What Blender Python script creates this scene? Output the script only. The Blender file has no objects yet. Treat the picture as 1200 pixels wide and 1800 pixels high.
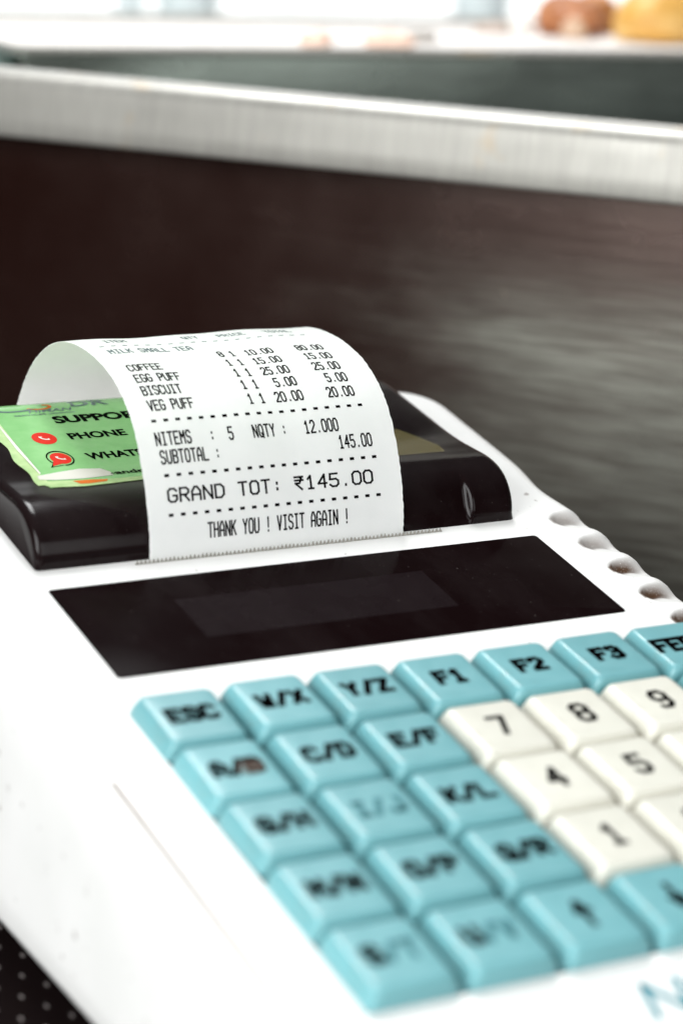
import bpy, bmesh, math, random
from mathutils import Vector, Matrix

random.seed(11)
MM = 0.001
TAU = math.radians(11)          # the machine's sloping top
scene = bpy.context.scene

# ------------------------------------------------------------------ camera
cam_d = bpy.data.cameras.new('camera')
cam = bpy.data.objects.new('camera', cam_d)
scene.collection.objects.link(cam)
scene.camera = cam
cam_d.sensor_fit = 'VERTICAL'
cam_d.sensor_height = 36.0
cam_d.lens = 85.0
cam_d.clip_start = 0.02
cam_d.clip_end = 50.0
rx = Vector((0.88051826, -0.47251174, 0.03768644))
dn = Vector((-0.09081801, -0.24620048, -0.96495462))
fw = Vector((0.46523080, 0.84623755, -0.25969658))
M = Matrix(((rx.x, -dn.x, -fw.x, -155.15 * MM),
            (rx.y, -dn.y, -fw.y, -357.07 * MM),
            (rx.z, -dn.z, -fw.z, 190.98 * MM),
            (0, 0, 0, 1)))
cam.matrix_world = M
cam_d.dof.use_dof = True
cam_d.dof.focus_distance = 0.492
cam_d.dof.aperture_fstop = 9.8
cam_d.dof.aperture_blades = 7

# ------------------------------------------------------------------ light
world = bpy.data.worlds.new('World')
scene.world = world
world.use_nodes = True
wn = world.node_tree.nodes
wl = world.node_tree.links
wn.clear()
w_out = wn.new('ShaderNodeOutputWorld')
w_bg = wn.new('ShaderNodeBackground')
w_tc = wn.new('ShaderNodeTexCoord')
w_sep = wn.new('ShaderNodeSeparateXYZ')
w_ramp = wn.new('ShaderNodeValToRGB')
w_map = wn.new('ShaderNodeMapRange')
w_map.inputs['From Min'].default_value = -1
w_map.inputs['From Max'].default_value = 1
wl.new(w_tc.outputs['Generated'], w_sep.inputs[0])
wl.new(w_sep.outputs['Z'], w_map.inputs['Value'])
wl.new(w_map.outputs[0], w_ramp.inputs[0])
wl.new(w_ramp.outputs[0], w_bg.inputs['Color'])
wl.new(w_bg.outputs[0], w_out.inputs[0])
e = w_ramp.color_ramp.elements
e[0].position = 0.42; e[0].color = (0.022, 0.010, 0.009, 1)
e[1].position = 1.0; e[1].color = (0.30, 0.31, 0.32, 1)
k = e.new(0.52); k.color = (0.05, 0.032, 0.029, 1)
k = e.new(0.75); k.color = (0.07, 0.07, 0.07, 1)
w_bg.inputs['Strength'].default_value = 1.0


def area(name, loc, target, sx, sy, power, color=(1, 1, 1)):
    d = bpy.data.lights.new(name, 'AREA')
    d.shape = 'RECTANGLE'; d.size = sx; d.size_y = sy
    d.energy = power; d.color = color
    o = bpy.data.objects.new(name, d)
    scene.collection.objects.link(o)
    o.location = loc
    v = Vector(target) - Vector(loc)
    o.rotation_euler = v.to_track_quat('-Z', 'Y').to_euler()
    return o


area('key_light', (-0.64, -0.31, 0.36), (0.02, 0.01, 0.05), 0.56, 0.50, 11.2, (0.975, 0.995, 1.0))
area('ceiling_light', (0.17, 0.60, 1.0), (0.05, 0.03, 0.05), 0.34, 0.5, 12.0, (0.975, 0.995, 1.0))
area('front_fill', (0.08, -1.10, 0.45), (0.08, 0.2, 0.11), 0.9, 0.65, 6.2, (0.99, 1.0, 1.0))  # unseen lamp added behind the camera to brighten the paper front and tray

scene.view_settings.view_transform = 'Standard'
scene.view_settings.look = 'None'
scene.view_settings.exposure = 0.05
scene.view_settings.gamma = 1.0
scene.view_settings.use_curve_mapping = False
scene.render.film_transparent = False
scene.cycles.use_denoising = True
scene.cycles.max_bounces = 8
scene.cycles.sample_clamp_indirect = 6.0


# ------------------------------------------------------------------ materials
def new_mat(name):
    m = bpy.data.materials.new(name)
    m.use_nodes = True
    nt = m.node_tree
    b = nt.nodes['Principled BSDF']
    return m, nt, b


def plain(name, col, rough=0.5, spec=0.5, metal=0.0, coat=0.0):
    m, nt, b = new_mat(name)
    b.inputs['Base Color'].default_value = (*col, 1)
    b.inputs['Roughness'].default_value = rough
    b.inputs['Specular IOR Level'].default_value = spec
    b.inputs['Metallic'].default_value = metal
    b.inputs['Coat Weight'].default_value = coat
    return m


def noise(nt, scale, detail=4, rough=0.55, vec=None, stretch=None):
    n = nt.nodes.new('ShaderNodeTexNoise')
    n.inputs['Scale'].default_value = scale
    n.inputs['Detail'].default_value = detail
    n.inputs['Roughness'].default_value = rough
    tc = nt.nodes.new('ShaderNodeTexCoord')
    src = tc.outputs['Object']
    if stretch:
        mp = nt.nodes.new('ShaderNodeMapping')
        mp.inputs['Scale'].default_value = stretch
        nt.links.new(src, mp.inputs['Vector'])
        src = mp.outputs[0]
    nt.links.new(src, n.inputs['Vector'])
    return n


def ramp(nt, src, stops):
    r = nt.nodes.new('ShaderNodeValToRGB')
    els = r.color_ramp.elements
    els[0].position, els[0].color = stops[0][0], (*stops[0][1], 1)
    els[1].position, els[1].color = stops[-1][0], (*stops[-1][1], 1)
    for p, c in stops[1:-1]:
        q = els.new(p); q.color = (*c, 1)
    nt.links.new(src, r.inputs[0])
    return r


def g3(v):
    return (v, v, v)


def plastic(name, col, rough, var=0.03, bump=0.08, scale=900, spec=0.5):
    """slightly uneven moulded plastic"""
    m, nt, b = new_mat(name)
    n = noise(nt, 60, 5)
    r = ramp(nt, n.outputs['Fac'], [(0.3, tuple(c * (1 - var) for c in col)), (0.7, tuple(min(1, c * (1 + var)) for c in col))])
    nt.links.new(r.outputs[0], b.inputs['Base Color'])
    b.inputs['Roughness'].default_value = rough
    b.inputs['Specular IOR Level'].default_value = spec
    n2 = noise(nt, scale, 2)
    bp = nt.nodes.new('ShaderNodeBump')
    bp.inputs['Strength'].default_value = bump
    bp.inputs['Distance'].default_value = 0.0002
    nt.links.new(n2.outputs['Fac'], bp.inputs['Height'])
    nt.links.new(bp.outputs[0], b.inputs['Normal'])
    return m


def body_material():
    m, nt, b = new_mat('white_plastic_with_grime')
    n = noise(nt, 45, 5)
    base = ramp(nt, n.outputs['Fac'], [(0.3, (0.71, 0.71, 0.69)), (0.7, (0.77, 0.765, 0.75))])
    at = nt.nodes.new('ShaderNodeAttribute'); at.attribute_name = 'dirt'
    n2 = noise(nt, 2600, 6, 0.8)
    r2 = ramp(nt, n2.outputs['Fac'], [(0.26, g3(0.0)), (0.44, g3(1.0))])
    mul = nt.nodes.new('ShaderNodeMath'); mul.operation = 'MULTIPLY'
    nt.links.new(at.outputs['Fac'], mul.inputs[0]); nt.links.new(r2.outputs[0], mul.inputs[1])
    # a few loose specks of dirt all over the shell
    n3 = noise(nt, 420, 2, 0.5)
    r3 = ramp(nt, n3.outputs['Fac'], [(0.70, g3(0.0)), (0.76, g3(0.6))])
    mx = nt.nodes.new('ShaderNodeMath'); mx.operation = 'MAXIMUM'
    nt.links.new(mul.outputs[0], mx.inputs[0]); nt.links.new(r3.outputs[0], mx.inputs[1])
    mix = nt.nodes.new('ShaderNodeMix'); mix.data_type = 'RGBA'
    nt.links.new(mx.outputs[0], mix.inputs['Factor'])
    nt.links.new(base.outputs[0], mix.inputs[6])
    mix.inputs[7].default_value = (0.085, 0.040, 0.018, 1)
    nt.links.new(mix.outputs[2], b.inputs['Base Color'])
    b.inputs['Roughness'].default_value = 0.42
    n4 = noise(nt, 1100, 2)
    bp = nt.nodes.new('ShaderNodeBump'); bp.inputs['Strength'].default_value = 0.10; bp.inputs['Distance'].default_value = 0.0002
    nt.links.new(n4.outputs['Fac'], bp.inputs['Height']); nt.links.new(bp.outputs[0], b.inputs['Normal'])
    return m


def paper_material():
    m, nt, b = new_mat('thermal_paper')
    n = noise(nt, 300, 6)
    r = ramp(nt, n.outputs['Fac'], [(0.3, (0.90, 0.915, 0.91)), (0.7, (0.935, 0.945, 0.94))])
    nt.links.new(r.outputs[0], b.inputs['Base Color'])
    b.inputs['Roughness'].default_value = 0.55
    b.inputs['Specular IOR Level'].default_value = 0.3
    tr = nt.nodes.new('ShaderNodeBsdfTranslucent')
    tr.inputs['Color'].default_value = (0.95, 0.94, 0.91, 1)
    ms = nt.nodes.new('ShaderNodeMixShader'); ms.inputs[0].default_value = 0.48
    out = nt.nodes['Material Output']
    nt.links.new(b.outputs[0], ms.inputs[1]); nt.links.new(tr.outputs[0], ms.inputs[2])
    nt.links.new(ms.outputs[0], out.inputs['Surface'])
    n2 = noise(nt, 55, 3)
    bp = nt.nodes.new('ShaderNodeBump'); bp.inputs['Strength'].default_value = 0.12; bp.inputs['Distance'].default_value = 0.001
    nt.links.new(n2.outputs['Fac'], bp.inputs['Height']); nt.links.new(bp.outputs[0], b.inputs['Normal'])
    return m


def black_gloss(name, col=(0.0075, 0.0035, 0.004), rough=0.12, dust=0.02, spec=1.45):
    """black plastic with a few grains of dust"""
    m, nt, b = new_mat(name)
    n = noise(nt, 1600, 2, 0.5)
    r = ramp(nt, n.outputs['Fac'], [(0.745, col), (0.80, (0.16 * dust * 50, 0.14 * dust * 50, 0.13 * dust * 50))])
    n5 = noise(nt, 38, 5, 0.65, stretch=(1.0, 0.45, 1.0))
    r5 = ramp(nt, n5.outputs['Fac'], [(0.45, g3(0.0)), (0.75, (0.0065, 0.0055, 0.0055))])
    ad = nt.nodes.new('ShaderNodeMix'); ad.data_type = 'RGBA'; ad.blend_type = 'ADD'; ad.inputs[0].default_value = 1.0
    nt.links.new(r.outputs[0], ad.inputs[6]); nt.links.new(r5.outputs[0], ad.inputs[7])
    nt.links.new(ad.outputs[2], b.inputs['Base Color'])
    n2 = noise(nt, 80, 4)
    r2 = ramp(nt, n2.outputs['Fac'], [(0.3, g3(rough)), (0.75, g3(rough * 1.9))])
    nt.links.new(r2.outputs[0], b.inputs['Roughness'])
    b.inputs['Specular IOR Level'].default_value = 0.5
    b.inputs['IOR'].default_value = spec
    return m


def steel(name, col, rough, stretch, contrast=0.12, bump=0.25, aniso=0.0, diffuse=0.0, stain=0.0):
    m, nt, b = new_mat(name)
    n = noise(nt, 1.0, 6, 0.65, stretch=stretch)
    lo = tuple(c * (1 - contrast) for c in col); hi = tuple(min(1, c * (1 + contrast)) for c in col)
    r = ramp(nt, n.outputs['Fac'], [(0.3, lo), (0.7, hi)])
    last = r.outputs[0]
    if stain:
        n3 = noise(nt, 55, 2, 0.5)
        r3 = ramp(nt, n3.outputs['Fac'], [(0.60, g3(0.0)), (0.74, g3(stain))])
        mix = nt.nodes.new('ShaderNodeMix'); mix.data_type = 'RGBA'
        nt.links.new(r3.outputs[0], mix.inputs['Factor'])
        nt.links.new(last, mix.inputs[6]); mix.inputs[7].default_value = (0.42, 0.28, 0.12, 1)
        last = mix.outputs[2]
    nt.links.new(last, b.inputs['Base Color'])
    b.inputs['Metallic'].default_value = 1.0 - diffuse
    n2 = noise(nt, 22, 4, 0.6)
    r2 = ramp(nt, n2.outputs['Fac'], [(0.3, g3(rough * 0.8)), (0.72, g3(min(1, rough * 1.3)))])
    nt.links.new(r2.outputs[0], b.inputs['Roughness'])
    b.inputs['Anisotropic'].default_value = aniso
    bp = nt.nodes.new('ShaderNodeBump'); bp.inputs['Strength'].default_value = bump; bp.inputs['Distance'].default_value = 0.0003
    nt.links.new(n.outputs['Fac'], bp.inputs['Height']); nt.links.new(bp.outputs[0], b.inputs['Normal'])
    return m


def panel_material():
    """brushed steel sheet with brown dark reflections and a paler patch of reflected light painted in"""
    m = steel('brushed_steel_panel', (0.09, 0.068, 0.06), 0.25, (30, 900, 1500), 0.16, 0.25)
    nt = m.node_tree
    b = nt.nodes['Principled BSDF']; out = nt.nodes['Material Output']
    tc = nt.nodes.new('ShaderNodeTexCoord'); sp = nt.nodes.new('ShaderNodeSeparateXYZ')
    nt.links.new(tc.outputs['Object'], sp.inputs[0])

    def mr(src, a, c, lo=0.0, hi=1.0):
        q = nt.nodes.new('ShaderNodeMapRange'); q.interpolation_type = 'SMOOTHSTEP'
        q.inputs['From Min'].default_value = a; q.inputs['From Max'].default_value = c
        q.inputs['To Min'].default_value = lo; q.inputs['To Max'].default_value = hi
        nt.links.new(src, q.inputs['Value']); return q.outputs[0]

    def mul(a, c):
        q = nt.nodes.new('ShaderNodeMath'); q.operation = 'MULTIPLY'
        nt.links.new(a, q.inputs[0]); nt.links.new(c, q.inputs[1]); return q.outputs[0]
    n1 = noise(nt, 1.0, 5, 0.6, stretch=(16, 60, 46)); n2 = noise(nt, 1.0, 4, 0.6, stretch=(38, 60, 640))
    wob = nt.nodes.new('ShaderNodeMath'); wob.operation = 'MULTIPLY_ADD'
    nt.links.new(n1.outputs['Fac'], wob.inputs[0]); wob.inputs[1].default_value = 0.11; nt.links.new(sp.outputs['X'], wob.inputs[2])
    sheen_mask = mul(mul(mr(wob.outputs[0], 0.030, 0.135), mr(sp.outputs['Z'], 0.106, 0.070)), mr(n2.outputs['Fac'], 0.25, 0.75, 0.55, 1.0))
    sheen_mask = mul(sheen_mask, mr(sp.outputs['Z'], -0.02, 0.06, 0.6, 1.0))
    reflect_tint = nt.nodes.new('ShaderNodeMix'); reflect_tint.data_type = 'RGBA'
    nt.links.new(sheen_mask, reflect_tint.inputs['Factor'])
    reflect_tint.inputs[6].default_value = (0.050, 0.015, 0.011, 1); reflect_tint.inputs[7].default_value = (0.42, 0.43, 0.37, 1)  # brown for dark reflections, pale grey for reflected light, painted as diffuse colour
    df = nt.nodes.new('ShaderNodeBsdfDiffuse'); nt.links.new(reflect_tint.outputs[2], df.inputs['Color'])
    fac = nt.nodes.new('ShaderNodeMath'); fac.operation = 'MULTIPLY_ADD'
    nt.links.new(sheen_mask, fac.inputs[0]); fac.inputs[1].default_value = 0.38; fac.inputs[2].default_value = 0.18
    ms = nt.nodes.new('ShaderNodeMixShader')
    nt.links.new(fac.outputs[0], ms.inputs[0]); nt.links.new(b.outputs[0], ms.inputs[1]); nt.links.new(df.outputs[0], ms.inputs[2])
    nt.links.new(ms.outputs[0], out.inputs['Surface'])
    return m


def cloth_material():
    """black cloth with a lattice of small pale woven dots"""
    m, nt, b = new_mat('black_dotted_cloth')
    tc = nt.nodes.new('ShaderNodeTexCoord')
    ax, ay, bx, by = -3.0 * MM, -7.6 * MM, 2.65 * MM, -4.95 * MM
    det = ax * by - ay * bx
    inv = ((by / det, -bx / det), (-ay / det, ax / det))

    def lattice(row):
        dp = nt.nodes.new('ShaderNodeVectorMath'); dp.operation = 'DOT_PRODUCT'
        dp.inputs[1].default_value = (inv[row][0], inv[row][1], 0)
        sb = nt.nodes.new('ShaderNodeVectorMath'); sb.operation = 'SUBTRACT'
        sb.inputs[1].default_value = (-14.33 * MM, 8.73 * MM, 0)
        nt.links.new(tc.outputs['Object'], sb.inputs[0]); nt.links.new(sb.outputs[0], dp.inputs[0])
        ad = nt.nodes.new('ShaderNodeMath'); ad.inputs[1].default_value = 100.5
        fr = nt.nodes.new('ShaderNodeMath'); fr.operation = 'FRACT'
        s = nt.nodes.new('ShaderNodeMath'); s.operation = 'SUBTRACT'; s.inputs[1].default_value = 0.5
        nt.links.new(dp.outputs['Value'], ad.inputs[0]); nt.links.new(ad.outputs[0], fr.inputs[0]); nt.links.new(fr.outputs[0], s.inputs[0])
        return s
    cx, cy = lattice(0), lattice(1)
    cb = nt.nodes.new('ShaderNodeCombineXYZ')
    nt.links.new(cx.outputs[0], cb.inputs[0]); nt.links.new(cy.outputs[0], cb.inputs[1])
    ln = nt.nodes.new('ShaderNodeVectorMath'); ln.operation = 'LENGTH'
    nt.links.new(cb.outputs[0], ln.inputs[0])
    n = noise(nt, 2500, 2)
    rb = ramp(nt, n.outputs['Fac'], [(0.3, (0.003, 0.0013, 0.0012)), (0.7, (0.006, 0.003, 0.003))])
    rd = ramp(nt, ln.outputs['Value'], [(0.07, g3(1.0)), (0.12, g3(0.0))])
    mix = nt.nodes.new('ShaderNodeMix'); mix.data_type = 'RGBA'
    nt.links.new(rd.outputs[0], mix.inputs['Factor']); nt.links.new(rb.outputs[0], mix.inputs[6])
    mix.inputs[7].default_value = (0.16, 0.14, 0.135, 1)
    nt.links.new(mix.outputs[2], b.inputs['Base Color'])
    b.inputs['Roughness'].default_value = 0.95
    b.inputs['Specular IOR Level'].default_value = 0.05
    return m


def pastry(name, lo, hi, scale=120, rough=0.5):
    m, nt, b = new_mat(name)
    n = noise(nt, scale, 5, 0.6)
    r = ramp(nt, n.outputs['Fac'], [(0.35, lo), (0.68, hi)])
    nt.links.new(r.outputs[0], b.inputs['Base Color'])
    b.inputs['Roughness'].default_value = rough
    return m


def emitter(name, col, strength):
    m, nt, b = new_mat(name)
    nt.nodes.remove(b)
    em = nt.nodes.new('ShaderNodeEmission')
    em.inputs['Color'].default_value = (*col, 1); em.inputs['Strength'].default_value = strength
    nt.links.new(em.outputs[0], nt.nodes['Material Output'].inputs['Surface'])
    return m


def clear_film(name, col, alpha, rough=0.2):
    m, nt, b = new_mat(name)
    b.inputs['Base Color'].default_value = (*col, 1)
    b.inputs['Roughness'].default_value = rough
    b.inputs['Alpha'].default_value = alpha
    return m


MAT = {}
MAT['body'] = body_material()
MAT['paper'] = paper_material()
MAT['print'] = plain('thermal_print', (0.004, 0.003, 0.0035), 0.8, 0.0)
MAT['print_grey'] = plain('thermal_print_glare', (0.12, 0.16, 0.16), 0.7, 0.0)  # top lines greyed to imitate glare and blur on the curl
MAT['lid'] = black_gloss('black_lid_plastic', col=(0.0045, 0.0018, 0.002), rough=0.11, spec=1.22)
MAT['window'] = black_gloss('display_glass', col=(0.0045, 0.0018, 0.002), rough=0.12, dust=0.012, spec=1.05)
MAT['lcd'] = black_gloss('display_panel', col=(0.0088, 0.0055, 0.0062), rough=0.2, dust=0.01, spec=1.05)
MAT['well'] = plain('key_gap_shade', (0.012, 0.05, 0.055), 0.8, 0.1)  # dark teal stands in for the shade deep between the keys
MAT['well_brown'] = plain('key_well_tan', (0.16, 0.085, 0.02), 0.8, 0.1)  # yellow-brown floor under the cream keys
MAT['key_blue'] = plastic('light_blue_key_plastic', (0.125, 0.315, 0.34), 0.42, 0.03, 0.06)
MAT['key_white'] = plastic('cream_key_plastic', (0.585, 0.575, 0.505), 0.42, 0.02, 0.06)
for km in ('key_blue', 'key_white'):
    nt_ = MAT[km].node_tree
    b_ = nt_.nodes['Principled BSDF']
    src_ = b_.inputs['Base Color'].links[0].from_socket
    oi_ = nt_.nodes.new('ShaderNodeObjectInfo')
    mr_ = nt_.nodes.new('ShaderNodeMapRange'); mr_.inputs['To Min'].default_value = 0.93; mr_.inputs['To Max'].default_value = 1.05
    nt_.links.new(oi_.outputs['Random'], mr_.inputs['Value'])
    hs_ = nt_.nodes.new('ShaderNodeHueSaturation')
    nt_.links.new(src_, hs_.inputs['Color']); nt_.links.new(mr_.outputs[0], hs_.inputs['Value'])
    gr_ = noise(nt_, 260, 4, 0.6)
    gm_ = ramp(nt_, gr_.outputs['Fac'], [(0.58, g3(0.0)), (0.80, g3(0.28))])
    mx_ = nt_.nodes.new('ShaderNodeMix'); mx_.data_type = 'RGBA'
    nt_.links.new(gm_.outputs[0], mx_.inputs['Factor']); nt_.links.new(hs_.outputs[0], mx_.inputs[6])
    mx_.inputs[7].default_value = (0.20, 0.17, 0.12, 1)
    nt_.links.new(mx_.outputs[2], b_.inputs['Base Color'])
    rr_ = ramp(nt_, gr_.outputs['Fac'], [(0.35, g3(0.50)), (0.65, g3(0.30))])
    nt_.links.new(rr_.outputs[0], b_.inputs['Roughness'])
MAT['ink'] = plain('key_ink', (0.003, 0.0022, 0.0025), 0.8, 0.0)
MAT['ink_worn'] = plain('key_ink_worn', (0.045, 0.16, 0.18), 0.6, 0.2)
MAT['smudge'] = clear_film('brown_smudge', (0.10, 0.05, 0.03), 0.45, 0.8)
MAT['teal_ink'] = plain('teal_ink', (0.02, 0.20, 0.25), 0.6, 0.2)
MAT['green'] = pastry('green_sticker_paper', (0.165, 0.405, 0.135), (0.20, 0.445, 0.165), 200, 0.22)
MAT['sticker_black'] = plain('sticker_black', (0.004, 0.006, 0.004), 0.6, 0.0)
MAT['sticker_red'] = plain('sticker_red', (0.50, 0.018, 0.008), 0.6, 0.05)
MAT['sticker_white'] = plain('sticker_white', (0.50, 0.485, 0.43), 0.5)
MAT['sticker_orange'] = plain('sticker_orange', (0.50, 0.12, 0.015), 0.6, 0.05)
MAT['sticker_grey'] = plain('sticker_blue_grey', (0.045, 0.10, 0.09), 0.3)
MAT['fold'] = pastry('yellowed_tape', (0.26, 0.42, 0.15), (0.42, 0.55, 0.25), 300, 0.3)
MAT['tape'] = clear_film('clear_tape', (0.30, 0.25, 0.09), 0.28, 0.25)
MAT['teeth'] = plain('tear_edge_metal', (0.26, 0.25, 0.22), 0.5, metal=0.3)
MAT['foot'] = plain('rubber', (0.02, 0.02, 0.02), 0.9)
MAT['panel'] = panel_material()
MAT['lip'] = steel('brushed_steel_edge', (0.345, 0.335, 0.305), 0.42, (420, 30, 40), 0.11, 0.12, diffuse=0.55, stain=0.5)
MAT['top'] = steel('countertop_steel', (0.72, 0.72, 0.71), 0.33, (40, 500, 300), 0.06, 0.2)
MAT['tray'] = steel('dull_tray_steel', (0.29, 0.335, 0.30), 0.26, (25, 120, 220), 0.2, 0.3)
MAT['tray_teal'] = steel('greenish_tray_steel', (0.26, 0.40, 0.37), 0.4, (25, 120, 220), 0.2, 0.3)
MAT['cloth'] = cloth_material()
MAT['lining'] = pastry('pale_tray_lining', (0.74, 0.68, 0.64), (0.82, 0.79, 0.76), 60, 0.6)


# ------------------------------------------------------------------ helpers
class MB:
    """collects faces (in millimetres) with material slots, then links ONE mesh object"""
    def __init__(self):
        self.v, self.f, self.m, self.a = [], [], [], []

    def vert(self, x, y, z, attr=0.0):
        self.v.append((x * MM, y * MM, z * MM)); self.a.append(attr)
        return len(self.v) - 1

    def face(self, idx, mat=0):
        self.f.append(tuple(idx)); self.m.append(mat)

    def loop(self, pts, attr=None):
        return [self.vert(*p, attr=(attr[i] if attr else 0.0)) for i, p in enumerate(pts)]

    def bridge(self, a, b, mat=0, closed=True):
        n = len(a)
        for i in range(n if closed else n - 1):
            j = (i + 1) % n
            self.face((a[i], a[j], b[j], b[i]), mat)

    def poly(self, pts, mat=0):
        self.face([self.vert(*p) for p in pts], mat)

    def box(self, x0, x1, y0, y1, z0, z1, mat=0):
        a = self.loop([(x0, y0, z0), (x1, y0, z0), (x1, y1, z0), (x0, y1, z0)])
        b = self.loop([(x0, y0, z1), (x1, y0, z1), (x1, y1, z1), (x0, y1, z1)])
        self.bridge(a, b, mat); self.face(a[::-1], mat); self.face(b, mat)

    def build(self, name, mats, parent=None, smooth=True, auto=math.radians(40), attr=None):
        me = bpy.data.meshes.new(name)
        me.from_pydata(self.v, [], self.f)
        if not isinstance(mats, (list, tuple)):
            mats = [mats]
        for mm in mats:
            me.materials.append(mm)
        me.polygons.foreach_set('material_index', self.m)
        if attr:
            at = me.attributes.new(attr, 'FLOAT', 'POINT')
            at.data.foreach_set('value', self.a)
        me.validate(); me.update()
        bm = bmesh.new(); bm.from_mesh(me)
        bmesh.ops.recalc_face_normals(bm, faces=bm.faces)
        for f in bm.faces:
            f.smooth = smooth
        if smooth:
            for ed in bm.edges:
                if len(ed.link_faces) == 2 and ed.calc_face_angle(0) > auto:
                    ed.smooth = False
        bm.to_mesh(me); bm.free()
        o = bpy.data.objects.new(name, me)
        scene.collection.objects.link(o)
        if parent:
            o.parent = parent
        return o


def rrect(cx, cy, hx, hy, r, z, n=5):
    pts = []
    r = max(0.01, min(r, hx, hy))
    for (sx, sy, a0) in ((1, 1, 0), (-1, 1, 90), (-1, -1, 180), (1, -1, 270)):
        for i in range(n + 1):
            a = math.radians(a0 + 90 * i / n)
            pts.append((cx + sx * (hx - r) + r * math.cos(a), cy + sy * (hy - r) + r * math.sin(a), z))
    return pts


def empty(name, label, cat, loc=(0, 0, 0), rot=(0, 0, 0), group=None):
    o = bpy.data.objects.new(name, None)
    scene.collection.objects.link(o)
    o.location = loc; o.rotation_euler = rot
    o['label'] = label; o['category'] = cat
    if group:
        o['group'] = group
    return o


def tag(o, label, cat, group=None):
    o['label'] = label; o['category'] = cat
    if group:
        o['group'] = group
    return o


def catmull(P, n=12):
    Q = [tuple(2 * a - b for a, b in zip(P[0], P[1]))] + list(P) + [tuple(2 * a - b for a, b in zip(P[-1], P[-2]))]
    out = []
    for i in range(1, len(Q) - 2):
        a, b, c, d = Q[i - 1], Q[i], Q[i + 1], Q[i + 2]
        for k in range(n):
            t = k / n
            out.append(tuple(.5 * (2 * q + (-p + r) * t + (2 * p - 5 * q + 4 * r - s) * t * t + (-p + 3 * q - 3 * r + s) * t ** 3)
                             for p, q, r, s in zip(a, b, c, d)))
    out.append(tuple(P[-1]))
    return out


# stroke letters on a 4 x 6 grid -------------------------------------------
def arc(cx, cy, rx_, ry_, a0, a1, n=8):
    return [(cx + rx_ * math.cos(math.radians(a0 + (a1 - a0) * i / n)), cy + ry_ * math.sin(math.radians(a0 + (a1 - a0) * i / n))) for i in range(n + 1)]


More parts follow.
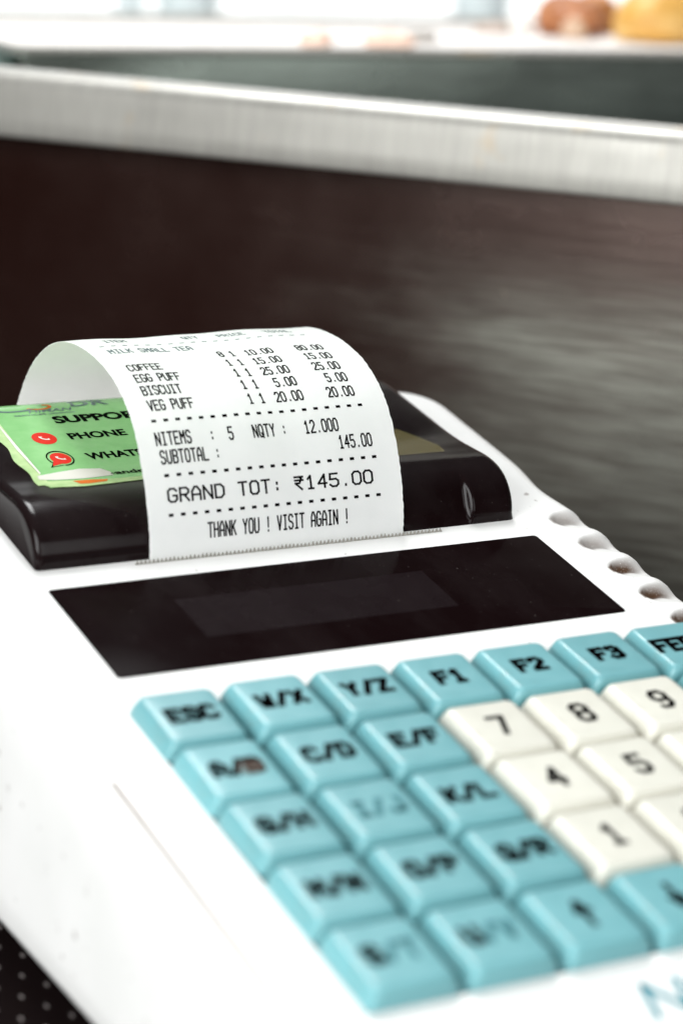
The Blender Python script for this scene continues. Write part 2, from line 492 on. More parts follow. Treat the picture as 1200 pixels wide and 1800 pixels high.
G = {
    'A': [[(0, 0), (0, 4), (1.4, 6), (2.6, 6), (4, 4), (4, 0)], [(0, 2.4), (4, 2.4)]],
    'B': [[(0, 0), (0, 6), (3, 6), (4, 5.2), (4, 4), (3, 3.2), (0, 3.2)], [(3, 3.2), (4, 2.4), (4, 0.8), (3, 0), (0, 0)]],
    'C': [[(4, 4.9), (3, 6), (1, 6), (0, 4.9), (0, 1.1), (1, 0), (3, 0), (4, 1.1)]],
    'D': [[(0, 0), (0, 6), (2.7, 6), (4, 4.6), (4, 1.4), (2.7, 0), (0, 0)]],
    'E': [[(4, 6), (0, 6), (0, 0), (4, 0)], [(0, 3.1), (3, 3.1)]],
    'F': [[(4, 6), (0, 6), (0, 0)], [(0, 3.1), (3, 3.1)]],
    'G': [[(4, 4.9), (3, 6), (1, 6), (0, 4.9), (0, 1.1), (1, 0), (3, 0), (4, 1.1), (4, 2.8), (2.3, 2.8)]],
    'H': [[(0, 0), (0, 6)], [(4, 0), (4, 6)], [(0, 3.1), (4, 3.1)]],
    'I': [[(2, 0), (2, 6)], [(0.8, 0), (3.2, 0)], [(0.8, 6), (3.2, 6)]],
    'J': [[(4, 6), (4, 1.2), (3, 0), (1, 0), (0, 1.2)]],
    'K': [[(0, 0), (0, 6)], [(4, 6), (0.3, 2.7)], [(1.4, 3.6), (4, 0)]],
    'L': [[(0, 6), (0, 0), (4, 0)]],
    'M': [[(0, 0), (0, 6), (2, 3), (4, 6), (4, 0)]],
    'N': [[(0, 0), (0, 6), (4, 0), (4, 6)]],
    'O': [[(1, 0), (3, 0), (4, 1.1), (4, 4.9), (3, 6), (1, 6), (0, 4.9), (0, 1.1), (1, 0)]],
    'P': [[(0, 0), (0, 6), (3, 6), (4, 5), (4, 3.8), (3, 2.8), (0, 2.8)]],
    'Q': [[(1, 0), (3, 0), (4, 1.1), (4, 4.9), (3, 6), (1, 6), (0, 4.9), (0, 1.1), (1, 0)], [(2.3, 1.9), (4.1, -0.5)]],
    'R': [[(0, 0), (0, 6), (3, 6), (4, 5), (4, 3.9), (3, 2.9), (0, 2.9)], [(1.8, 2.9), (4, 0)]],
    'S': [[(4, 5), (3, 6), (1, 6), (0, 5), (0, 4), (1, 3.2), (3, 2.8), (4, 2), (4, 1), (3, 0), (1, 0), (0, 1)]],
    'T': [[(2, 0), (2, 6)], [(0, 6), (4, 6)]],
    'U': [[(0, 6), (0, 1.1), (1, 0), (3, 0), (4, 1.1), (4, 6)]],
    'V': [[(0, 6), (2, 0), (4, 6)]],
    'W': [[(0, 6), (0.8, 0), (2, 3.4), (3.2, 0), (4, 6)]],
    'X': [[(0, 0), (4, 6)], [(0, 6), (4, 0)]],
    'Y': [[(0, 6), (2, 3), (4, 6)], [(2, 3), (2, 0)]],
    'Z': [[(0, 6), (4, 6), (0, 0), (4, 0)]],
    '0': [[(1, 0), (3, 0), (4, 1.1), (4, 4.9), (3, 6), (1, 6), (0, 4.9), (0, 1.1), (1, 0)]],
    '1': [[(0.7, 4.6), (2, 6), (2, 0)], [(0.8, 0), (3.2, 0)]],
    '2': [[(0, 4.8), (1, 6), (3, 6), (4, 4.9), (4, 3.8), (0, 0.4), (0, 0), (4, 0)]],
    '3': [[(0, 5.2), (1, 6), (3, 6), (4, 5.1), (4, 4), (3, 3.2), (1.6, 3.2)], [(3, 3.2), (4, 2.3), (4, 0.9), (3, 0), (1, 0), (0, 0.8)]],
    '4': [[(3, 0), (3, 6), (0, 1.9), (4, 1.9)]],
    '5': [[(3.8, 6), (0.3, 6), (0.1, 3.4), (3, 3.5), (4, 2.6), (4, 1), (3, 0), (1, 0), (0, 0.9)]],
    '6': [[(3.6, 5.6), (3, 6), (1.2, 6), (0, 4.6), (0, 1.1), (1, 0), (3, 0), (4, 1.1), (4, 2.4), (3, 3.4), (0.1, 3.0)]],
    '7': [[(0, 6), (4, 6), (1.6, 0)]],
    '8': [[(1, 3.2), (0, 4), (0, 5.1), (1, 6), (3, 6), (4, 5.1), (4, 4), (3, 3.2), (1, 3.2), (0, 2.3), (0, 0.9), (1, 0), (3, 0), (4, 0.9), (4, 2.3), (3, 3.2)]],
    '9': [[(0.4, 0.4), (1, 0), (2.8, 0), (4, 1.4), (4, 4.9), (3, 6), (1, 6), (0, 4.9), (0, 3.6), (1, 2.6), (4, 2.9)]],
    ':': [[(2, 1.0), (2, 1.7)], [(2, 3.7), (2, 4.4)]],
    '.': [[(2, 0), (2, 0.5)]],
    '!': [[(2, 1.8), (2, 6)], [(2, 0), (2, 0.5)]],
    '-': [[(0.3, 3), (3.7, 3)]],
    '/': [[(0.2, -0.3), (3.8, 6.3)]],
    'R$': [[(0, 6), (4, 6)], [(0, 4.4), (4, 4.4)], [(0.2, 6), (2.2, 6), (3.1, 5.2), (2.2, 3.0), (0.2, 3.0), (3.2, 0)]],
    'UP': [[(2, 0), (2, 6)], [(0, 3.4), (2, 6), (4, 3.4)], [(0.9, 4.0), (3.1, 4.0)]],
    'DOWN': [[(2, 6), (2, 0)], [(0, 2.6), (2, 0), (4, 2.6)], [(0.9, 2.0), (3.1, 2.0)]],
}


def strokes(mb, glyph, place, w, sw, mat=0, step=0.7):
    """glyph strokes as narrow ribbons; place(x, y) -> 3D; w = (width, height) of the glyph, sw = (stroke across x, across y)"""
    for line in G[glyph]:
        pts = [(p[0] / 4 * w[0], p[1] / 6 * w[1]) for p in line]
        for (x0, y0), (x1, y1) in zip(pts, pts[1:]):
            L = math.hypot(x1 - x0, y1 - y0)
            if L < 1e-6:
                continue
            tx, ty = (x1 - x0) / L, (y1 - y0) / L
            nx, ny = -ty, tx
            hw = 0.5 * math.hypot(nx * sw[0], ny * sw[1])
            cap = hw * 0.8
            k = max(1, int(math.ceil(L / step)))
            prev = None
            for i in range(k + 1):
                t = -cap + (L + 2 * cap) * i / k
                px, py = x0 + tx * t, y0 + ty * t
                a = mb.vert(*place(px + nx * hw, py + ny * hw)); b = mb.vert(*place(px - nx * hw, py - ny * hw))
                if prev:
                    mb.face((prev[0], a, b, prev[1]), mat)
                prev = (a, b)


def font_mesh(text, size, bold, xscale=1.0, shear=0.0):
    """outline letters from the built-in font -> (verts2d, faces), cap height scaled to size"""
    cu = bpy.data.curves.new('lettering', 'FONT')
    cu.body = text; cu.size = 1.0; cu.offset = bold; cu.shear = shear; cu.resolution_u = 4
    ob = bpy.data.objects.new('lettering', cu)
    scene.collection.objects.link(ob)
    dg = bpy.context.evaluated_depsgraph_get(); dg.update()
    me = ob.evaluated_get(dg).to_mesh()
    vs = [(v.co.x, v.co.y) for v in me.vertices]; fs = [tuple(p.vertices) for p in me.polygons]
    ob.evaluated_get(dg).to_mesh_clear()
    bpy.data.objects.remove(ob); bpy.data.curves.remove(cu)
    cap = 0.729
    k = size / cap
    x0 = min(v[0] for v in vs)
    return [((v[0] - x0) * k * xscale, v[1] * k) for v in vs], fs


# ================================================================== counter behind the machine
CT = math.radians(-55.862)
counter = empty('steel_counter', 'brushed stainless steel counter with a rolled edge behind the white billing machine', 'counter',
                (146.0 * MM, 198.0 * MM, 0), (0, 0, CT))
X0, X1 = -1300, 900
# rolled edge: profile (into, height)
prof = [(15, 113.4), (1.2, 113.0), (0.35, 113.3), (0.0, 114.2), (0.3, 119), (1.0, 123.5)]
for i in range(1, 9):
    a = math.radians(180 - 90 * i / 8)
    prof.append((6.6 + 5.5 * math.cos(a), 125.7 + 5.3 * math.sin(a)))
prof += [(7.3, 131.0), (14.2, 131.0), (15.1, 130.7), (15.5, 129.8), (15.6, 118), (15.6, 105.6)]
mb = MB()
N = 80
prev = None
for i in range(N + 1):
    x = X0 + (X1 - X0) * i / N
    row = mb.loop([(x, p[0], p[1]) for p in prof])
    if prev:
        mb.bridge(prev, row, closed=False)
    prev = row
mb.build('rolled_edge', MAT['lip'], counter, auto=math.radians(60))
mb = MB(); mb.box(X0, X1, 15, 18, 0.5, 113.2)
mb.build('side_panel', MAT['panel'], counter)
mb = MB(); mb.box(X0, X1, 15.65, 1700, 103, 105)
mb.build('countertop', MAT['top'], counter)

# cloth on the table under the machine
mb = MB()
ca, sa = math.cos(CT), math.sin(CT)


def ctr(x, y, z):      # counter coordinates -> world mm
    return (146 + x * ca - y * sa, 198 + x * sa + y * ca, z)


a = mb.loop([ctr(-900, 14.5, 0), ctr(-900, -900, 0), ctr(700, -900, 0), ctr(700, 14.5, 0)])
b = mb.loop([ctr(-900, 14.5, -3), ctr(-900, -900, -3), ctr(700, -900, -3), ctr(700, 14.5, -3)])
mb.bridge(a, b); mb.face(a); mb.face(b[::-1])
tag(mb.build('table_cover', MAT['cloth'], smooth=False), 'black cloth with tiny pale dots lying under the white billing machine', 'table cover')

# ================================================================== billing machine
machine = empty('billing_machine', 'white portable billing machine with pale blue and cream keys and a black printer lid', 'billing machine',
                (0, 0, 50 * MM), (TAU, 0, 0))
ST_, CT_ = math.sin(TAU), math.cos(TAU)


def base_z(y):
    return (-45.0 - y * ST_) / CT_


SC_Y = [50.0, 38.6, 27.3, 16.0, 4.8, -6.6]       # finger scallops along both top edges
BX0, BX1, BY0, BY1, BR = -15.0, 130.0, -122.0, 125.0, 13.5


def outline():
    pts = []                       # (x, y, nx, ny)
    step = 0.6

    def side(x, y0, y1, nx):
        n = int(abs(y1 - y0) / step)
        return [(x, y0 + (y1 - y0) * i / n, nx, 0) for i in range(n)]
    pts += side(BX1, BY0 + BR, BY1 - BR, 1)
    for i in range(12):
        t = math.radians(90 * i / 12); pts.append((BX1 - BR + BR * math.cos(t), BY1 - BR + BR * math.sin(t), math.cos(t), math.sin(t)))
    n = 90
    pts += [(BX1 - BR + (BX0 - BX1 + 2 * BR) * i / n, BY1, 0, 1) for i in range(n)]
    for i in range(12):
        t = math.radians(90 + 90 * i / 12); pts.append((BX0 + BR + BR * math.cos(t), BY1 - BR + BR * math.sin(t), math.cos(t), math.sin(t)))
    pts += side(BX0, BY1 - BR, BY0 + BR, -1)
    for i in range(12):
        t = math.radians(180 + 90 * i / 12); pts.append((BX0 + BR + BR * math.cos(t), BY0 + BR + BR * math.sin(t), math.cos(t), math.sin(t)))
    pts += [(BX0 + BR + (BX1 - BX0 - 2 * BR) * i / n, BY0, 0, -1) for i in range(n)]
    for i in range(12):
        t = math.radians(270 + 90 * i / 12); pts.append((BX1 - BR + BR * math.cos(t), BY0 + BR + BR * math.sin(t), math.cos(t), math.sin(t)))
    return pts


def smooth01(t):
    t = max(0.0, min(1.0, t)); return t * t * (3 - 2 * t)


def scallop(x, y):
    """depth (0..1) of the scooped finger grips and how dirty they are; o runs outwards from a grip's inner tip"""
    o = abs(x - 57.5) - 60.6
    if o <= 0:
        return 0.0, 0.0
    left = 0.22 if x < 57.5 else 1.0
    for cy in SC_Y:
        w = 4.9 * (math.sqrt(1 - ((7.5 - o) / 7.5) ** 2) if o < 7.5 else 1.0)
        t = (y - cy) / max(w, 0.01)
        if abs(t) < 1:
            d = (0.45 * smooth01((t + 1) / 1.5) + 0.55 * (t + 1) / 1.5) if t < 0.5 else 1 - smooth01((t - 0.5) / 0.47)
            d *= smooth01(o / 4.0)
            crease = math.exp(-((t - 0.58) / (0.25 if t > 0.58 else 0.22)) ** 2) * smooth01((13.0 - o) / 9.0) + 0.9 * smooth01((0.75 - abs(t - 0.1)) / 0.3) * smooth01((3.6 - o) / 2.0)
            return d, left * min(1.0, 1.3 * crease) * (1.0 if 0 < cy < 30 else 0.6)
    return 0.0, 0.0


mb = MB()
ol = outline()
R_E = 6.0
rings = []       # (inset, z or None for base-following fraction)
for ins in (13.2, 12.6, 12.0, 11.3, 10.6, 10.0, 9.4, 8.8, 8.2, 7.6, 7.0, 6.5):
    rings.append((ins, 0.0))
for t in (0, 2, 4, 5.5, 6.5, 7.2, 7.8, 8.5, 9.2, 10.2, 11.5, 13, 15, 18, 22, 27, 33, 40, 48, 57, 67, 78, 90):
    t = math.radians(t)
    rings.append((R_E - R_E * math.sin(t), -R_E + R_E * math.cos(t)))
prev = None
first = None
for (ins, z) in rings:
    pts, att = [], []
    for (x, y, nx, ny) in ol:
        e_x = -2.2 * math.exp(-((y - 66) / 9) ** 2) * (1 if nx > 0.9 else 0) if x > 57 else 0
        e_x *= max(0.0, 1 - ins / 12.0)
        k = ins
        px, py, pz = x - nx * k, y - ny * k, z
        px += e_x
        s, d = scallop(px, py) if -20 < y < 58 else (0, 0)
        if abs(nx) < 0.9:
            s = d = 0
        pz -= 2.5 * s * (1 - smooth01(-z / 3.6)) * (0.6 if px < 57 else 1.0)
        # shallow seam of the upper shell beside the keys
        ax = abs(px - 57.5)
        if -102 < py < -20 and abs(nx) > 0.9:
            g = math.exp(-((ax - 67.3) / 0.5) ** 2)
            pz -= 0.6 * g; d = max(d, 1.0 * g)
        pts.append((px, py, pz)); att.append(min(1.0, d))
    row = mb.loop(pts, att)
    if prev:
        mb.bridge(prev, row)
    else:
        first = row
    prev = row
mb.face(first)
for fr, ins in ((0.15, 0), (0.45, 0.0), (0.8, 0.0), (0.94, 0.15), (0.985, 0.9), (1.0, 2.2)):
    pts = []
    for (x, y, nx, ny) in ol:
        zb = base_z(y)
        e_x = -2.2 * math.exp(-((y - 66) / 9) ** 2) * (1 if nx > 0.9 else 0) if x > 57 else 0
        pts.append((x - nx * ins + e_x, y - ny * ins, -R_E + (zb + R_E) * fr))
    row = mb.loop(pts); mb.bridge(prev, row); prev = row
mb.face(prev[::-1])
mb.build('body', MAT['body'], machine, attr='dirt', auto=math.radians(70))

# feet (rubber) between the sloped base and the table
for fx, fy in ((2, -108), (113, -108), (2, 108), (113, 108)):
    mb = MB(); zt = base_z(fy)
    rr = [mb.loop([(fx + 6 * math.cos(2 * math.pi * i / 20), fy + 6 * math.sin(2 * math.pi * i / 20) - dz * ST_, base_z(fy + 6 * math.sin(2 * math.pi * i / 20)) + 0.3 - dz) for i in range(20)]) for dz in (0, 4.85)]
    mb.bridge(rr[0], rr[1]); mb.face(rr[0]); mb.face(rr[1][::-1])
    mb.build('foot', MAT['foot'], machine)

# keypad floor, display
KX, KP, RP = 0.55, 16.8, 17.7
mb = MB(); mb.box(KX + 0.5, KX + 7 * KP - 0.6, -5 * RP + 0.6, -0.9, -0.2, 0.12)
mb.box(KX + 3 * KP - 0.7, KX + 6 * KP + 0.2, -4 * RP - 0.3, -1 * RP - 0.4, 0.125, 0.16, 1)
mb.build('keypad_floor', [MAT['well'], MAT['well_brown']], machine, smooth=False)
mb = MB()
wx, wy, whx, why = 57.45, 27.75, 53.55, 17.1
rr = [mb.loop(rrect(wx, wy, whx - i, why - i, 0.8, z, 4)) for z, i in ((-0.4, 0), (0.10, 0), (0.16, 0.06), (0.18, 0.18))]
for p, q in zip(rr, rr[1:]):
    mb.bridge(p, q)
mb.face(rr[-1]); mb.face(rr[0][::-1])
win = mb.build('display_window', MAT['window'], machine, auto=math.radians(30))
mb = MB(); mb.box(25.6, 78.8, 20.7, 35.6, 0.05, 0.205)
mb.build('screen_panel', MAT['lcd'], win, smooth=False)

# serrated tear edge
mb = MB()
x = 24.2
while x < 91.6:
    h = 0.85 + random.uniform(-0.15, 0.15)
    p = [(x, 50.75, 0.1), (x + 0.80, 50.75, 0.1), (x + 0.40, 51.0, h + 0.1)]
    q = [(x, 50.95, 0.1), (x + 0.80, 50.95, 0.1), (x + 0.40, 51.05, h + 0.1)]
    i0 = mb.loop(p); i1 = mb.loop(q)
    mb.face(i0); mb.face(i1[::-1]); mb.bridge(i0, i1)
    x += 0.86
mb.build('tear_bar', MAT['teeth'], machine, smooth=False)


# ---- keys
def make_key(white):
    mb = MB()
    cx, cy = KP / 2, -RP / 2
    hx, hy = 8.02, 8.48
    spec = [  # z, inset left, right, front, back, corner radius
        (0.10, 0.00, 0.00, 0.00, 0.00, 1.5), (1.0, 0.12, 0.12, 0.05, 0.08, 1.4), (2.80, 1.00, 1.20, 0.36, 0.62, 1.2), (3.15, 1.15, 1.40, 0.48, 0.78, 1.2),
        (3.40, 1.38, 1.65, 0.70, 1.0, 1.25), (3.55, 1.70, 1.98, 1.02, 1.32, 1.3), (3.60, 2.10, 2.40, 1.45, 1.75, 1.3)]
    prev = None
    for z, il, ir, f, bk, r in spec:
        row = mb.loop(rrect(cx + (il - ir) / 2, cy + (f - bk) / 2, hx - (il + ir) / 2, hy - (f + bk) / 2, r, z, 5))
        if prev:
            mb.bridge(prev, row)
        prev = row
    # faint dish in the top
    row = mb.loop(rrect(cx, cy - 0.25, 2.6, 3.0, 1.4, 3.56, 5)); mb.bridge(prev, row); mb.face(row)
    return mb.build('key', MAT['key_white'] if white else MAT['key_blue'], machine, auto=math.radians(80))


LEG = {  # (column, row): legend glyphs
    (0, 0): 'ESC', (1, 0): 'W/X', (2, 0): 'Y/Z', (3, 0): 'F1', (4, 0): 'F2', (5, 0): 'F3', (6, 0): 'FEED',
    (0, 1): 'A/B', (1, 1): 'C/D', (2, 1): 'E/F', (3, 1): '7', (4, 1): '8', (5, 1): '9',
    (0, 2): 'G/H', (1, 2): 'I/J', (2, 2): 'K/L', (3, 2): '4', (4, 2): '5', (5, 2): '6',
    (0, 3): 'M/N', (1, 3): 'O/P', (2, 3): 'Q/R', (3, 3): '1', (4, 3): '2', (5, 3): '3',
    (0, 4): 'S/T', (1, 4): 'U/V', (2, 4): ('UP',), (3, 4): ('DOWN',),
}
WORN = {'I/J', 'S/T', 'U/V'}
protos = {}
for (c, r) in [(c, r) for r in range(5) for c in range(7)]:
    white = c in (3, 4, 5) and r in (1, 2, 3)
    if white not in protos:
        kobj = protos[white] = make_key(white)
    else:
        kobj = protos[white].copy(); scene.collection.objects.link(kobj); kobj.parent = machine
    kobj.location = ((KX + c * KP) * MM, (-r * RP) * MM, random.uniform(-0.02, 0.22) * MM)
    kobj.rotation_euler = (math.radians(random.uniform(-0.7, 0.7)), math.radians(random.uniform(-0.35, 0.1)), math.radians(random.uniform(-0.35, 0.35)))
    leg = LEG.get((c, r))
    if not leg:
        continue
    kobj['label'] = 'cream key' if white else 'pale blue key'
    mb = MB()
    n = len(leg)
    if white:
        gw, gh, sw, pitch = 2.7, 5.2, 1.1, 3.2
    elif leg in (('UP',), ('DOWN',)):
        gw, gh, sw, pitch = 2.2, 6.0, 1.1, 3.0
    else:
        gw, gh, sw, pitch = 2.1, 3.7, 1.25, 3.1
    if leg == 'FEED':
        gh = 3.9
    tot = pitch * (n - 1) + gw
    ox, oy = KP / 2 - tot / 2 - 0.1, -RP / 2 - gh / 2 - 0.1
    for i, ch in enumerate(leg):
        worn = 1 if (leg in WORN and not (leg != 'I/J' and i == 0)) else 0
        strokes(mb, ch, lambda px, py, i=i: (ox + i * pitch + px, oy + py, 3.63 + 0.004 * i), (gw, gh), (sw, sw), worn, step=9)
    if leg == 'A/B':       # greasy brown smear across the B
        rr = [(10.6 + 2.6 * math.cos(t) * random.uniform(0.8, 1.15), -9.6 + 2.3 * math.sin(t) * random.uniform(0.8, 1.15), 3.66) for t in [2 * math.pi * i / 18 for i in range(18)]]
        mb.poly(rr, 2)
    mb.build('legend', [MAT['ink'], MAT['ink_worn'], MAT['smudge']], kobj, smooth=False)

# teal maker's lettering on the front edge of the shell
mb = MB()
for i, ch in enumerate('NG'):
    strokes(mb, ch, lambda px, py, i=i: (42.2 + i * 8.3 + px + 0.25 * py, -101.5 + py, 0.03), (6.0, 7.5), (1.3, 1.3), 0, step=20)
mb.build('brand_lettering', MAT['teal_ink'], machine, smooth=False)

# ---- printer lid
LP = catmull([(52.5, -0.4), (52.6, 0.0), (53.0, 2.5), (54.2, 4.9), (56.2, 7.0), (58.6, 8.4), (61.5, 9.15), (65, 9.3), (70, 8.7), (76, 7.95), (82, 7.6),
              (90, 7.5), (100, 7.4), (107, 7.35), (112, 7.0), (115.5, 5.6), (117.3, 3), (117.8, 0), (117.8, -0.4)], 6)


def lid_z(y):
    for (y0, z0), (y1, z1) in zip(LP[14:], LP[15:]):
        if y0 <= y <= y1 and y1 > y0:
            return z0 + (z1 - z0) * (y - y0) / (y1 - y0)
    return LP[-1][1]


LX0, LX1 = 4.6, 110.6
xs = []
for dx, sh in ((0.0, 1.75), (0.10, 1.1), (0.45, 0.5), (1.0, 0.12), (1.7, 0.0)):
    xs.append((LX0 + dx, sh))
n = 300
for i in range(1, n):
    xs.append((LX0 + 1.7 + (LX1 - LX0 - 3.4) * i / n, 0.0))
for dx, sh in ((1.7, 0.0), (1.0, 0.12), (0.45, 0.5), (0.10, 1.1), (0.0, 1.75)):
    xs.append((LX1 - dx, sh))
mb = MB()
prev = None
lrows = []
for (x, sh) in xs:
    pts = []
    for i, (y, z) in enumerate(LP):
        ya, za = LP[max(0, i - 1)]; yb, zb = LP[min(len(LP) - 1, i + 1)]
        ty, tz = yb - ya, zb - za
        L = math.hypot(ty, tz) or 1
        ny, nz = -tz / L, ty / L           # outward normal
        d = sh * min(1.0, max(0.0, (z + 0.4) / 2.5) + 0.25)
        # finger recess in the front face near the right end
        if i < 60 and y < 66 and 83 < x < 101.6:
            q = ((x - 83) / 16.4) ** 1.3 if x < 99.4 else 1 - smooth01((x - 99.4) / 1.2)
            v = max(0.0, math.sin(math.pi * max(0.0, min(1.0, (z - 0.3) / 8.6)))) ** 0.8 if y < 61 else 0
            d += 1.7 * q * v
        pts.append((x, y - ny * d, z - nz * d))
    row = mb.loop(pts)
    lrows.append(row)
    if prev:
        mb.bridge(prev, row, closed=False)
    prev = row
mb.face(lrows[0]); mb.face(lrows[-1][::-1])
lid = mb.build('printer_lid', MAT['lid'], machine, auto=math.radians(50))

# ---- sticker on the lid (one piece of paper with its print)
EPS = 0.10
mb = MB()


def sheet(mb, x0f, x1f, y0, y1, mat, eps, ny=24, nx=6):
    prev = None
    for j in range(ny + 1):
        y = y0 + (y1 - y0) * j / ny
        a, b = x0f(y), x1f(y)
        row = mb.loop([(a + (b - a) * i / nx, y, lid_z(y) + eps) for i in range(nx + 1)])
        if prev:
            mb.bridge(prev, row, mat, closed=False)
        prev = row


def patch(mb, pts, mat, eps):
    mb.poly([(x, y, lid_z(y) + eps) for x, y in pts], mat)


def lettering(mb, text, x, y, cap, width, bold, mat, eps, shear=0.0):
    vs, fs = font_mesh(text, cap, bold, 1.0, shear)
    mx = max(v[0] for v in vs)
    k = width / mx
    idx = [mb.vert(x + a * k, y + b, lid_z(y + b) + eps) for a, b in vs]
    for f in fs:
        mb.face([idx[i] for i in f], mat)


SM = ['green', 'sticker_black', 'sticker_red', 'sticker_white', 'sticker_orange', 'sticker_grey', 'fold']
sheet(mb, lambda y: 13.3 + 0.10 * max(0, y - 76) * 0.5, lambda y: 84.0, 69.2, 115.0, 0, EPS)
# yellowed overhang along the left and lower edges
sheet(mb, lambda y: 11.9 + 0.02 * (y - 72) + 0.4 * math.sin(y * 0.5), lambda y: 14.3 + 0.045 * max(0, y - 76), 71.0, 103.0, 6, EPS + 0.03, 24, 3)
patch(mb, [(12.4, 71.6), (13.5, 69.4), (20, 68.3), (33, 69.1), (45, 69.2), (45, 71.6), (28, 71.2), (20, 72.2), (14, 73.2)], 6, EPS + 0.05)
# torn white strip and orange scrap
patch(mb, [(13.0, 74.4), (13.4, 76.5), (18, 77.6), (23.0, 78.4), (27.2, 77.6), (28.4, 75.4), (28.2, 73.3), (22.0, 72.9), (16, 73.4)], 3, EPS + 0.08)
patch(mb, [(19.0, 71.9), (22.6, 71.8), (26.1, 71.1), (25.4, 70.0), (22, 69.6), (19.8, 69.8)], 4, EPS + 0.10)
patch(mb, [(14.3, 77.3), (14.7, 78.0), (15.1, 103.0), (14.8, 103.0), (14.2, 90)], 3, EPS + 0.06)
LE = EPS + 0.05
lettering(mb, 'SUPPORT', 27.1, 101.3, 3.45, 21.6, 0.045, 1, LE)
lettering(mb, 'PHONE', 27.1, 92.9, 3.05, 12.6, 0.04, 1, LE)
lettering(mb, 'WHATSA', 26.9, 82.7, 3.1, 14.9, 0.04, 1, LE)
lettering(mb, '-andr', 28.0, 73.7, 2.1, 7.2, 0.025, 1, EPS + 0.10)
lettering(mb, 'HiMAN', 23.4, 107.4, 1.7, 10.0, 0.02, 5, LE, 0.25)
lettering(mb, 'SERVICES', 19.8, 106.0, 0.75, 7.0, 0.01, 5, LE)
patch(mb, [(27.4, 106.2), (33.3, 106.2), (33.3, 106.5), (27.4, 106.5)], 5, LE)
lettering(mb, 'DR', 33.6, 109.2, 3.4, 8.6, 0.03, 5, LE)


def ring_patch(cx, cy, r0x, r0y, r1x, r1y, a0, a1, mat, eps, n=28):
    prev = None
    for i in range(n + 1):
        t = math.radians(a0 + (a1 - a0) * i / n)
        o = (cx + r1x * math.cos(t), cy + r1y * math.sin(t)); q = (cx + r0x * math.cos(t), cy + r0y * math.sin(t))
        a = mb.vert(o[0], o[1], lid_z(o[1]) + eps); b = mb.vert(q[0], q[1], lid_z(q[1]) + eps)
        if prev:
            mb.face((prev[0], a, b, prev[1]), mat)
        prev = (a, b)


def disc(cx, cy, r_x, r_y, mat, eps):
    patch(mb, [(cx + r_x * math.cos(2 * math.pi * i / 28), cy + r_y * math.sin(2 * math.pi * i / 28)) for i in range(28)], mat, eps)


def handset(cx, cy, s, eps):
    pts = [(cx + s * (-0.62 + 0.0) + 0, cy + s * 0.62)]
    arcp = arc(cx + 0.55 * s, cy + 0.55 * s, 1.0 * s, 1.0 * s, 172, 278, 10)
    prev = None
    for i, (x, y) in enumerate(arcp):
        t = i / 10
        w = s * (0.13 + 0.17 * max(0, abs(t - 0.5) * 2 - 0.55) / 0.45)
        dx, dy = (cx + 0.55 * s - x), (cy + 0.55 * s - y)
        L = math.hypot(dx, dy); dx /= L; dy /= L
        a = mb.vert(x - dx * 0.10 * s, y - dy * 0.10 * s, lid_z(y) + eps)
        b = mb.vert(x + dx * w * 1.4, y + dy * w * 1.4, lid_z(y) + eps)
        if prev:
            mb.face((prev[0], a, b, prev[1]), 3)
        prev = (a, b)


# red call emblem
disc(21.8, 94.4, 2.55, 3.0, 2, LE)
handset(21.7, 94.3, 1.55, LE + 0.03)
# speech-bubble emblem: dark outline with tail, red inside, white handset
ring_patch(21.3, 84.3, 2.45, 3.25, 2.75, 3.75, -75 - 20, 225, 1, LE)
patch(mb, [(18.9, 82.2), (17.75, 80.2), (20.9, 80.85), (20.7, 81.1), (18.35, 80.55), (19.2, 82.0)], 1, LE)
disc(21.4, 84.3, 2.1, 2.75, 2, LE)
patch(mb, [(19.4, 83.2), (18.5, 80.9), (20.8, 81.7)], 2, LE + 0.01)
handset(21.35, 84.3, 1.45, LE + 0.03)
# swirl of the service logo at the top
ring_patch(26.5, 110.4, 2.2, 1.1, 3.0, 1.7, -160, 60, 4, LE)
ring_patch(21.0, 110.2, 3.6, 1.2, 5.2, 1.9, 200, 340, 5, LE)
mb.build('support_sticker', [MAT[m] for m in SM], lid, smooth=True)

mb = MB()
sheet(mb, lambda y: 84.1, lambda y: 102.8 - 0.17 * abs(y - 74) ** 1.35 * (1 if y > 74 else 0.6), 69.4, 84.5, 0, 0.14, 16, 6)
mb.build('clear_tape', MAT['tape'], lid)

# ================================================================== receipt
receipt = empty('receipt', 'white printed paper receipt curling out of the printer over the black lid', 'receipt', (0, 0, 50 * MM), (TAU, 0, 0))
PP = [(52.0, -3), (51.75, 0), (52.75, 4), (54.4, 8), (57.1, 13), (60.6, 17.9), (64.9, 22.4), (69.9, 25.5), (76, 27.6), (82, 28.3), (89, 28.1), (97, 26.8),
      (104, 24.5), (111, 20.5), (117, 15), (121, 9.4), (123.9, 3.5), (126.6, -3), (128.2, -10), (129.0, -18)]
pc = catmull(PP, 10)
PS = [0.0]
for p, q in zip(pc, pc[1:]):
    PS.append(PS[-1] + math.hypot(q[0] - p[0], q[1] - p[1]))
S0 = PS[10]
PS = [s - S0 for s in PS]


